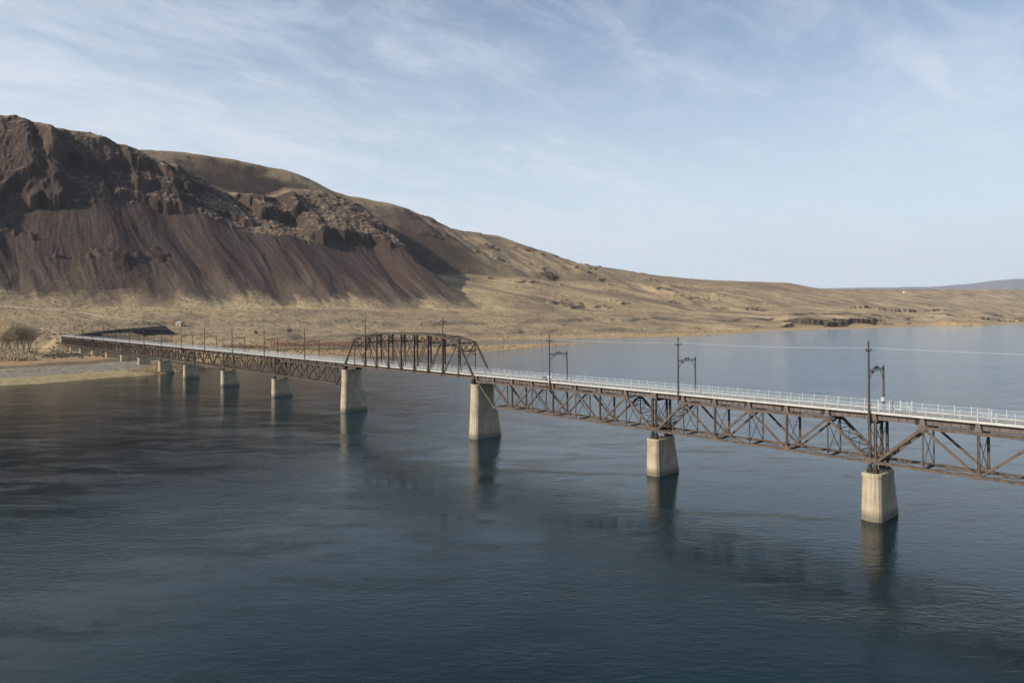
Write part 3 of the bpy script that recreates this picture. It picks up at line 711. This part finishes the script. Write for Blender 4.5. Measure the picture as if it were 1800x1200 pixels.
# ------------------------------------------------------------------ catenary frames
def cat_frame():
    root = empty('catenary_frame'); m = M['pole']
    p = MB(); p.tube((0,.62,16.2),(0,.62,30.0),.21,.14,10); p.build('tall_pole', m, root)
    p = MB(); p.tube((0,-5.75,16.2),(0,-5.75,26.0),.20,.15,10); p.build('short_pole', m, root)
    b = MB(); b.bar((0,.62,25.2),(0,-5.75,25.2),.10,.10); b.bar((0,.62,25.55),(0,-5.75,25.55),.10,.10)
    for i in range(6):
        y0 = .62-i*6.37/6; y1 = .62-(i+1)*6.37/6; b.bar((0,y0,25.2 if i%2 else 25.55),(0,y1,25.55 if i%2 else 25.2),.06,.06)
    b.build('cross_beam', M['steel_dark'], root)
    for y0, sg in ((.62,-1),(-5.75,1)):
        k = MB(); k.bar((0,y0,23.6),(0,y0+sg*1.4,25.15),.08,.08); k.build('knee_brace', M['steel_dark'], root)
    c = MB(); c.bar((0,1.7,28.8),(0,-.5,28.8),.12,.14); c.build('crossarm', m, root)
    for y in (1.6, -.4):
        k = MB(); k.tube((0,y,28.87),(0,y,29.1),.07,.11); k.tube((0,y,29.1),(0,y,29.25),.09,.03); k.build('insulator', M['insul'], root)
    k = MB(); k.tube((0,.62,30.0),(0,.62,30.45),.16,.10); k.build('insulator', M['insul'], root)
    for y in (-2.2, -3.1):
        k = MB(); k.tube((0,y,25.6),(0,y,25.8),.10,.26); k.tube((0,y,25.8),(0,y,26.05),.26,.08); k.build('insulator', M['insul'], root)
    k = MB(); k.tube((0,-1.1,25.15),(0,-1.1,24.75),.16,.1); k.build('insulator', M['insul'], root)
    return root
frame_bays = [-5.6, -.03, 5, 10.05, 28.9, 34.5, 39.9, 45.6, 51.2, 57, 62.6, 68.2, 74, 80, 86, 92, 98]
fl = ['beyond the right edge', 'directly above the nearest short pier', 'beside the second short pier from the right', 'in the middle of the span right of the arched truss']
fproto = cat_frame(); frames = []
for k, b in enumerate(frame_bays):
    o = fproto if k == 0 else copy_tree(fproto)
    place_at(o, b); frames.append(o)
    lab = 'H-shaped timber wire frame ' + fl[k] if k < 4 else 'thin H-shaped timber wire frame left of the arched truss, %s of its row counted leftward' % ('first' if k == 4 else ORD[k-3])
    tag(o, lab, 'wire frame', 'catenary pole frames along the bridge')
    o.rotation_euler[0] = random.uniform(-.008,.008); 
for b, lab in ((16.15, 'single wire mast standing on the right part of the arched truss top'), (22.35, 'single wire mast standing on the left part of the arched truss top')):
    o = empty('wire_mast', BW(b), BRZ)
    p = MB(); p.tube((0,.55,28.6),(0,.55,35.0),.17,.12,8); p.build('pole', M['pole'], o)
    c = MB(); c.bar((0,1.5,33.9),(0,-.4,33.9),.10,.12); c.build('crossarm', M['pole'], o)
    for y in (1.4, -.3):
        k = MB(); k.tube((0,y,33.96),(0,y,34.3),.09,.05); k.build('insulator', M['insul'], o)
    tag(o, lab, 'wire mast', 'wire masts on the arched truss')
stops = sorted([(b, 29.27) for b in frame_bays]+[(16.15, 34.3), (22.35, 34.3)])
for i in range(len(stops)-1):
    (b0, z0), (b1, z1) = stops[i], stops[i+1]
    o = empty('overhead_wire', BW(b0), BRZ); Ls = (b1-b0)*BAY
    for y in (1.6, -.4):
        y_a = y if z0 < 30 else (1.4 if y > 0 else -.3); y_b = y if z1 < 30 else (1.4 if y > 0 else -.3)
        w = MB(); n = 10; prev = None
        for j in range(n+1):
            t = j/n; p = Vector((t*Ls, y_a+(y_b-y_a)*t, z0+(z1-z0)*t-4*.35*t*(1-t)))
            if prev: w.tube(prev, p, .014 if b0 < 8 else .010, None, 5)
            prev = p
        w.build('strand', M['wire'], o)
    tag(o, 'pair of pale overhead wires in bay %s from the right between pole tops' % (['one','two','three','four','five','six','seven','eight','nine','ten','eleven','twelve','thirteen','fourteen','fifteen','sixteen','seventeen','eighteen','nineteen'][i]), 'overhead wire', 'overhead wires')

# ------------------------------------------------------------------ things on the deck
def deck_thing(name, bay, w, z=18.36): return empty(name, BW(bay, w, z), BRZ)
# lantern box on the short pole near the nearest pier
o = deck_thing('signal_box', -.03, 5.35, 19.7); m_ = MB(); m_.box(-.28,.28,-.2,.2,0,.55); m_.build('case', M['white'], o)
m_ = MB(); m_.poly([(-.33,-.25,.55),(.33,-.25,.55),(.33,.25,.55),(-.33,.25,.55),(-.1,-.1,.75),(.1,-.1,.75),(.1,.1,.75),(-.1,.1,.75)],[(0,3,2,1),(4,5,6,7),(0,1,5,4),(1,2,6,5),(2,3,7,6),(3,0,4,7)]); m_.build('cap', M['white'], o)
tag(o, 'small white box fixed to the short pole above the nearest pier', 'utility box')
def gate(bay, w, lab):
    o = deck_thing('rail_gate', bay, w)
    for x in (-.9, .9):
        m_ = MB(); m_.box(x-.09, x+.09, -.08, .08, 0, 1.85); m_.build('gate_post', M['white'], o)
    m_ = MB()
    for z in (.25, .65, 1.05, 1.4): m_.bar((-.8,0,z),(.8,0,z),.05,.05)
    m_.bar((-.8,0,.25),(.8,0,1.4),.07,.05); m_.build('gate_leaf', M['white'], o)
    tag(o, lab, 'gate', 'gates in the deck railing')
gate(-2.15, .9, 'white gate in the deck railing near the right edge of the frame')
gate(-.55, 4.6, 'white gate in the far railing just right of the pole above the nearest pier')
gate(-.25, 1.2, 'white gate in the railing close beside the tall pole above the nearest pier')
def bench(bay, w, lab):
    o = deck_thing('bench', bay, w)
    m_ = MB(); m_.box(-.9,.9,-.22,.22,.42,.48); m_.build('seat', M['steel_dark'], o)
    m_ = MB(); m_.box(-.9,.9,-.26,-.22,.6,1.0); m_.build('backrest', M['steel_dark'], o)
    for x in (-.75, .75):
        m_ = MB(); m_.box(x-.04,x+.04,-.25,.2,0,.42); m_.box(x-.04,x+.04,-.26,-.2,.42,1.0); m_.build('leg', M['steel_dark'], o)
    tag(o, lab, 'bench')
bench(10.55, 1.0, 'dark bench on the deck in the span right of the arched truss')
o = deck_thing('information_board', 10.25, .75); m_ = MB(); m_.box(-.75,.75,-.04,.04,.75,1.5); m_.build('panel', M['kerb'], o)
for x in (-.6,.6):
    m_ = MB(); m_.box(x-.05,x+.05,-.045,.045,0,.75); m_.build('leg', M['kerb'], o)
tag(o, 'cream board on legs on the deck beside the pole right of the arched truss', 'board')

# ------------------------------------------------------------------ land details
def to_world(px, Y): return (px-900)/1200*Y, Y
def vehicle(px, Y, rz, kind, lab):
    x, y = to_world(px, Y); o = empty(kind, (x, y, ground(x, y)+.05), rz)
    body = MB()
    if kind == 'pickup_truck': prof = [(-2.8,.5),(2.8,.5),(2.85,1.05),(1.6,1.15),(1.1,1.85),(-.5,1.9),(-.7,1.2),(-2.8,1.2)]
    else: prof = [(-2.6,.45),(2.6,.45),(2.65,1.1),(2.0,1.25),(1.3,2.1),(-2.5,2.15),(-2.6,1.9)]
    n = len(prof)
    vs = [(a,-.95,b) for a,b in prof]+[(a,.95,b) for a,b in prof]
    body.poly(vs, [tuple(range(n)), tuple(range(2*n-1,n-1,-1))]+[(i,n+i,n+(i+1)%n,(i+1)%n) for i in range(n)]); body.build('body', M['carwhite'], o)
    g = MB(); g.box(-.4,1.0,-.97,.97,1.28,1.72); g.build('side_windows', M['glass'], o)
    for a in (-1.8, 1.8):
        for s_ in (-.9,.9):
            w = MB(); w.tube((a,s_-.12,.38),(a,s_+.12,.38),.38,None,14); w.build('wheel', M['tyre'], o)
    tag(o, lab, 'truck' if kind == 'pickup_truck' else 'van')
vehicle(68.5, 842, .1, 'pickup_truck', 'white pickup truck parked left of the left bank end of the bridge')
vehicle(83, 850, .5, 'delivery_van', 'white van parked between the pickup and the bridge end')
def shed(name, px, Y, w, dpt, h, rh, rz, mw, mr, lab, cat):
    x, y = to_world(px, Y); o = empty(name, (x, y, ground(x, y)-.3), rz)
    m_ = MB(); m_.box(-w/2,w/2,-dpt/2,dpt/2,0,h); m_.poly([(-w/2,-dpt/2,h),(-w/2,dpt/2,h),(-w/2,0,h+rh),(w/2,-dpt/2,h),(w/2,dpt/2,h),(w/2,0,h+rh)],[(0,2,1),(3,4,5),(0,1,4,3),(0,3,5,2),(1,2,5,4)]); m_.build('wall', mw, o)
    m_ = MB(); e = .4
    for s_ in (-1, 1): m_.poly([(-w/2-e,0,h+rh+.05),(w/2+e,0,h+rh+.05),(w/2+e,s_*(dpt/2+e),h-.1),(-w/2-e,s_*(dpt/2+e),h-.1),(-w/2-e,0,h+rh+.25),(w/2+e,0,h+rh+.25),(w/2+e,s_*(dpt/2+e),h+.1),(-w/2-e,s_*(dpt/2+e),h+.1)],[(0,1,2,3),(7,6,5,4),(0,4,5,1),(2,6,7,3),(1,5,6,2),(0,3,7,4)])
    m_.build('roof', mr, o)
    m_ = MB(); m_.box(-w*.12,w*.12,-dpt/2-.06,-dpt/2-.003,.3,h*.75); m_.build('door', M['steel_dark'], o)
    tag(o, lab, cat); return o
shed('kiosk', 77.5, 838, 2.0, 2.0, 3.4, .8, .3, M['orange'], M['orange'], 'narrow orange kiosk standing between the two white vehicles', 'kiosk')
shed('farm_building', 1590, 5200, 17, 12, 8, 4, .2, M['carwhite'], M['carwhite'], 'tiny white building far off on the plateau at the right', 'building')
shed('concrete_shed', 316, 1010, 9, 7, 5, 2, -.3, M['concrete'], M['roof'], 'small pale shed with dark doorway beyond the dark embankment', 'shed')
# sign post at the trailhead
x, y = to_world(73.5, 846); o = empty('sign_post', (x, y, ground(x, y))); m_ = MB(); m_.tube((0,0,0),(0,0,5.2),.12); m_.build('post', M['pole'], o)
m_ = MB(); m_.box(-1.1,1.1,-.05,.05,4.2,6.2); m_.build('panel', M['kerb'], o); tag(o, 'pale panel on a tall post above the white pickup truck', 'sign')

# roads: thin ribbons laid on the ground
def ribbon(name, pts, w, m_, lab):
    P = []
    for i in range(len(pts)-1):
        a, b = np.array(pts[i]), np.array(pts[i+1]); n = max(2, int(np.hypot(*(b-a))/6))
        for j in range(n): P.append(a+(b-a)*j/n)
    P.append(np.array(pts[-1])); P = np.array(P)
    for _ in range(12): P[1:-1] = (P[:-2]+P[2:]+P[1:-1]*2)/4
    T = np.gradient(P, axis=0); T /= np.hypot(T[:,0],T[:,1])[:,None]; Nn = np.stack([-T[:,1], T[:,0]], -1)
    L_ = P+Nn*w/2; R_ = P-Nn*w/2
    zz = np.maximum(np.maximum(gmany(L_[:,0],L_[:,1]), gmany(R_[:,0],R_[:,1])), gmany(P[:,0],P[:,1]))+.25
    mb = MB(); n = len(P)
    vs = [(*L_[i], zz[i]) for i in range(n)]+[(*R_[i], zz[i]) for i in range(n)]+[(*L_[i], zz[i]-1.5) for i in range(n)]+[(*R_[i], zz[i]-1.5) for i in range(n)]
    fs = []
    for i in range(n-1): fs += [(n+i,n+i+1,i+1,i),(i,i+1,2*n+i+1,2*n+i),(n+i+1,n+i,3*n+i,3*n+i+1)]
    mb.poly(vs, fs); o = mb.build(name, m_, None, True); o['kind'] = 'structure'; o['label'] = lab
M['gravelroad'] = simple('pale_gravel_road', [(.3,(.36,.31,.23)),(.7,(.46,.40,.30))], .3, .95, .1)
ribbon('gravel_road', [to_world(-60,1010), to_world(60,1000), to_world(180,985), to_world(270,995), to_world(340,1010), to_world(470,1050)], 4, M['gravelroad'], 'pale gravel road running along the foot of the hills')

# ------------------------------------------------------------------ bare trees and scrub
def tree_mesh(h, seed, spread=.38, dens=1.0, twig=.05):
    r = random.Random(seed); tr = MB(); tw = MB()
    def grow(p, d, L, rad, lev):
        q = p+d*L
        tr.tube(p, q, rad, rad*.62, 6 if lev < 2 else 4)
        if lev >= 3:
            for _ in range(int(9*dens)):
                t = r.random(); c = p.lerp(q, t); dd = (d+Vector((r.gauss(0,.6),r.gauss(0,.6),r.gauss(.25,.5)))).normalized(); l = L*r.uniform(.35,.9)
                a = Vector((r.gauss(0,1),r.gauss(0,1),r.gauss(0,1))).cross(dd).normalized()*twig*h/20
                e = c+dd*l; tw.poly([c-a, c+a, e+a*.5, e-a*.5], [(0,1,2,3)])
                for _ in range(2):
                    c2 = c.lerp(e, r.uniform(.3,1)); d2 = (dd+Vector((r.gauss(0,.7),r.gauss(0,.7),r.gauss(.2,.5)))).normalized()*l*.55
                    tw.poly([c2-a*.6, c2+a*.6, c2+d2+a*.2, c2+d2-a*.2], [(0,1,2,3)])
            return
        n = (4, 4, 3)[lev] + (r.random() < .5)
        for i in range(n):
            ang = 2*math.pi*(i+r.random()*.7)/n; tilt = r.uniform(.35,.75)*(1 if lev else .8)*spread/.38
            s_ = d.orthogonal().normalized(); t_ = d.cross(s_)
            nd = (d*math.cos(tilt)+(s_*math.cos(ang)+t_*math.sin(ang))*math.sin(tilt)+Vector((0,0,.12))).normalized()
            grow(p.lerp(q, r.uniform(.55,1)), nd, (L if lev else L*1.7)*r.uniform(.62,.85), rad*.55, lev+1)
        grow(q, (d+Vector((r.gauss(0,.12),r.gauss(0,.12),.1))).normalized(), L*(.75 if lev else 1.5), rad*.62, lev+1)
    grow(Vector((0,0,-.3)), Vector((r.gauss(0,.03),r.gauss(0,.03),1)).normalized(), h*.17, h*.011, 0)
    return tr, tw
def place_tree(name, px, Y, h, seed, mt, mc, lab, cat, grp, **kw):
    x, y = to_world(px, Y); o = empty(name, (x, y, ground(x, y)-.2), random.random()*6)
    a, b = tree_mesh(h, seed, **kw); a.build('trunk', mt, o); b.build('crown', mc, o)
    tag(o, lab, cat, grp); return o
tl = ['tallest bare tan cottonwood at the far left edge','bare tan cottonwood second from the left edge','bare tan cottonwood in the middle of the left clump','bare tan cottonwood right of the middle of the left clump','bare tan cottonwood at the right side of the left clump','shorter bare tan cottonwood behind the left clump','bare cottonwood just outside the left edge','low bare cottonwood at the front of the left clump']
for i, (px, Y, h) in enumerate([(2,610,33),(17,590,32),(30,620,31),(41,600,30),(51,612,27),(24,650,30),(-16,600,33),(9,575,24),]):
    place_tree('bare_tree', px, Y, h*1.42, 40+i, M['bark'], M['twig'], tl[i], 'tree', 'bare cottonwoods on the left bank', dens=1.9, twig=.036, spread=.28)
place_tree('dry_bush', 450, 965, 9, 61, M['bark'], M['gold'], 'round golden bush on the far flats behind the left truss spans', 'bush', None, dens=2.2, twig=.3, spread=.6)
place_tree('dry_bush', 508, 1010, 13, 62, M['bark'], M['pinkgrey'], 'pinkish grey leafless bush left of the arched truss on the far flats', 'bush', None, dens=1.8, twig=.2, spread=.55)

# scrub and reeds along the shores: uncountable tufts, one object per kind
def tufts(name, m_, lab, pick, n, hmin, hmax, seed, wd=.5):
    r = np.random.RandomState(seed); out_v = []; out_f = []; k = 0
    X, Y = pick(r, n); Z = gmany(X, Y); d = sdist(X, Y)
    for x, y, z, dd in zip(X, Y, Z, d):
        if dd < 1.5: continue
        h = r.uniform(hmin, hmax)
        for _ in range(5):
            a = r.rand()*6.28; w = h*wd*(.4+.6*r.rand()); ox, oy = r.randn(2)*h*.45; ux, uy = math.cos(a)*w, math.sin(a)*w; hh = h*(.5+.6*r.rand())
            lx, ly = r.randn(2)*.25*h
            out_v += [(x+ox-ux,y+oy-uy,z-.2),(x+ox+ux,y+oy+uy,z-.2),(x+ox+ux*.7+lx,y+oy+uy*.7+ly,z+hh*.8),(x+ox+lx,y+oy+ly,z+hh),(x+ox-ux*.8+lx,y+oy-uy*.8+ly,z+hh*.6)]
            out_f.append(tuple(range(k, k+5))); k += 5
    mb = MB(); mb.v = out_v; mb.f = out_f; o = mb.build(name, m_); tag(o, lab, None, None, 'stuff'); o['category'] = 'scrub'
def along(p0, p1, lo, hi):
    def f(r, n):
        i = r.randint(p0, p1, n); t = r.rand(n)[:, None]; P = SH[i]*(1-t)+SH[i+1]*t
        E = SH[i+1]-SH[i]; nn = np.stack([-E[:,1], E[:,0]], -1); nn /= np.hypot(nn[:,0],nn[:,1])[:,None]
        P = P + nn*(lo+(hi-lo)*r.rand(n)**1.5)[:, None]; return P[:,0], P[:,1]
    return f
tufts('dry_reeds', M['grass_tuft'], 'dry golden reeds along the far shore and spit', along(8, 32, 1, 26), 13000, .5, 1.5, 5, .2)
tufts('willow_scrub', M['reed_red'], 'rust red willow scrub behind the inlet', along(23, 27, 4, 48), 3600, 1.0, 2.8, 6, .25)
def grove(r, n):
    px = r.uniform(-60, 62, n); Y = r.uniform(520, 690, n); return (px-900)/1200*Y, Y
M['underbrush'] = simple('pale_tan_underbrush', [(.3,(.42,.33,.21)),(.7,(.58,.47,.31))], .1, .9, .1)
tufts('underbrush', M['underbrush'], 'pale dry brush filling the ground under the bare trees', grove, 3600, 1.2, 4.5, 12, .10)
def flats(r, n):
    px = r.uniform(-60, 1500, n); Y = np.exp(r.uniform(math.log(560), math.log(2300), n)); return (px-900)/1200*Y, Y
M['sage'] = simple('grey_green_sagebrush', [(.3,(.12,.10,.065)),(.7,(.20,.165,.11))], .1, .9, .1)
tufts('sagebrush', M['sage'], 'low sagebrush dotted over the flats', flats, 15000, .45, 1.35, 8, .6)

# ------------------------------------------------------------------ sky, sun, haze, camera
SUN_EL = R(30); SUN_AZ = math.atan2(-.89, -.455)     # bearing from +Y towards +X
sd = Vector((math.sin(SUN_AZ)*math.cos(SUN_EL), math.cos(SUN_AZ)*math.cos(SUN_EL), math.sin(SUN_EL)))
W = bpy.data.worlds.new('World'); S.world = W; W.use_nodes = True; nt = W.node_tree
bg = nt.nodes['Background']; bg.inputs['Strength'].default_value = .12
sky = nt.nodes.new('ShaderNodeTexSky'); sky.sky_type = 'NISHITA'; sky.sun_disc = False; sky.sun_elevation = SUN_EL; sky.sun_rotation = SUN_AZ
sky.altitude = 100; sky.air_density = 1.0; sky.dust_density = .6; sky.ozone_density = 3.0
tc = nt.nodes.new('ShaderNodeTexCoord'); sp = nt.nodes.new('ShaderNodeSeparateXYZ'); nt.links.new(tc.outputs['Generated'], sp.inputs[0])
zc = math_n(nt, 'MAXIMUM', sp.outputs['Z'], .02)
cx = math_n(nt, 'DIVIDE', sp.outputs['X'], math_n(nt, 'ADD', zc, .12)); cy = math_n(nt, 'DIVIDE', sp.outputs['Y'], math_n(nt, 'ADD', zc, .12))
cb = nt.nodes.new('ShaderNodeCombineXYZ'); nt.links.new(cx, cb.inputs[0]); nt.links.new(cy, cb.inputs[1])
rc = mapping(nt, cb.outputs[0], (1,1,1), (0,0,-.75))
n1 = noise(nt, mapping(nt, rc, (.35,.85,1)), 1.3, 7, .6, .4)
n2 = noise(nt, mapping(nt, rc, (1.5,2.6,1)), 1.9, 8, .66, .5)
n3 = noise(nt, mapping(nt, cb.outputs[0], (.22,.30,1), (0,0,.3)), 1.1, 3, .5)
left = nt.nodes.new('ShaderNodeMapRange'); nt.links.new(cx, left.inputs[0]); left.inputs[1].default_value = 1.6; left.inputs[2].default_value = -2.0; left.inputs[3].default_value = -.03; left.inputs[4].default_value = .10
s1 = math_n(nt, 'ADD', math_n(nt, 'ADD', math_n(nt, 'MULTIPLY', n1, .45), math_n(nt, 'MULTIPLY', n2, .36)), math_n(nt, 'MULTIPLY', n3, .25))
s1 = math_n(nt, 'ADD', s1, left.outputs[0])
cl = nt.nodes.new('ShaderNodeMapRange'); cl.interpolation_type = 'SMOOTHSTEP'; nt.links.new(s1, cl.inputs[0]); cl.inputs[1].default_value = .45; cl.inputs[2].default_value = .70; cl.inputs[3].default_value = 0; cl.inputs[4].default_value = .70
up = nt.nodes.new('ShaderNodeMapRange'); nt.links.new(sp.outputs['Z'], up.inputs[0]); up.inputs[1].default_value = 0; up.inputs[2].default_value = .03
bk = nt.nodes.new('ShaderNodeMapRange'); bk.interpolation_type = 'SMOOTHSTEP'; nt.links.new(sp.outputs['Y'], bk.inputs[0]); bk.inputs[1].default_value = -.7; bk.inputs[2].default_value = .45; bk.inputs[3].default_value = .15; bk.inputs[4].default_value = 1
cf = math_n(nt, 'MULTIPLY', math_n(nt, 'MULTIPLY', cl.outputs[0], up.outputs[0]), bk.outputs[0])
# pale veil low over the horizon
vl = nt.nodes.new('ShaderNodeMapRange'); vl.interpolation_type = 'SMOOTHSTEP'; nt.links.new(sp.outputs['Z'], vl.inputs[0]); vl.inputs[1].default_value = .62; vl.inputs[2].default_value = .30; vl.inputs[3].default_value = 0; vl.inputs[4].default_value = .20
skyc = mix(nt, math_n(nt, 'MULTIPLY', bk.outputs[0], vl.outputs[0]), sky.outputs[0], (4.1,5.6,7.6))
hz = nt.nodes.new('ShaderNodeMapRange'); hz.interpolation_type = 'SMOOTHSTEP'; nt.links.new(sp.outputs['Z'], hz.inputs[0]); hz.inputs[1].default_value = .50; hz.inputs[2].default_value = .02; hz.inputs[3].default_value = 0; hz.inputs[4].default_value = .95
skyc = mix(nt, math_n(nt, 'MULTIPLY', hz.outputs[0], bk.outputs[0]), skyc, (6.2,7.15,7.8))
skyc = mix(nt, cf, skyc, (6.7,7.1,7.8))
nt.links.new(skyc, bg.inputs['Color'])

sun = bpy.data.lights.new('Sun', 'SUN'); sun.energy = 5.0; sun.angle = R(.6); sun.color = (1, .90, .77)
so = bpy.data.objects.new('Sun', sun); COL.objects.link(so); so.rotation_euler = (-sd).to_track_quat('-Z', 'Y').to_euler()

HAZE = 1.7e-5
if HAZE:
    mb = MB(); mb.box(-26000, 52000, -5000, 30500, -60, 2600)
    hm = bpy.data.materials.new('haze'); hm.use_nodes = True; n_ = hm.node_tree; n_.nodes.remove(n_.nodes['Principled BSDF'])
    pv = n_.nodes.new('ShaderNodeVolumePrincipled'); pv.inputs['Color'].default_value = (.80,.88,1,1); pv.inputs['Density'].default_value = HAZE
    n_.links.new(pv.outputs[0], n_.nodes['Material Output'].inputs['Volume'])
    o = mb.build('haze', hm); o['kind'] = 'stuff'; o['label'] = 'thin blue haze over the river and hills'

cam = bpy.data.cameras.new('Camera'); cam.sensor_width = 36; cam.lens = 24; cam.shift_y = -40/1800; cam.clip_start = 1; cam.clip_end = 90000
co = bpy.data.objects.new('Camera', cam); COL.objects.link(co); S.camera = co
ph = .005
co.matrix_world = Matrix(((math.cos(ph), math.sin(ph), 0, 0), (0, 0, -1, 0), (-math.sin(ph), math.cos(ph), 0, H), (0,0,0,1)))
S.view_settings.view_transform = 'Standard'; S.view_settings.look = 'None'; S.view_settings.exposure = 0.0; S.view_settings.gamma = 1
S.cycles.max_bounces = 6; S.cycles.volume_bounces = 0
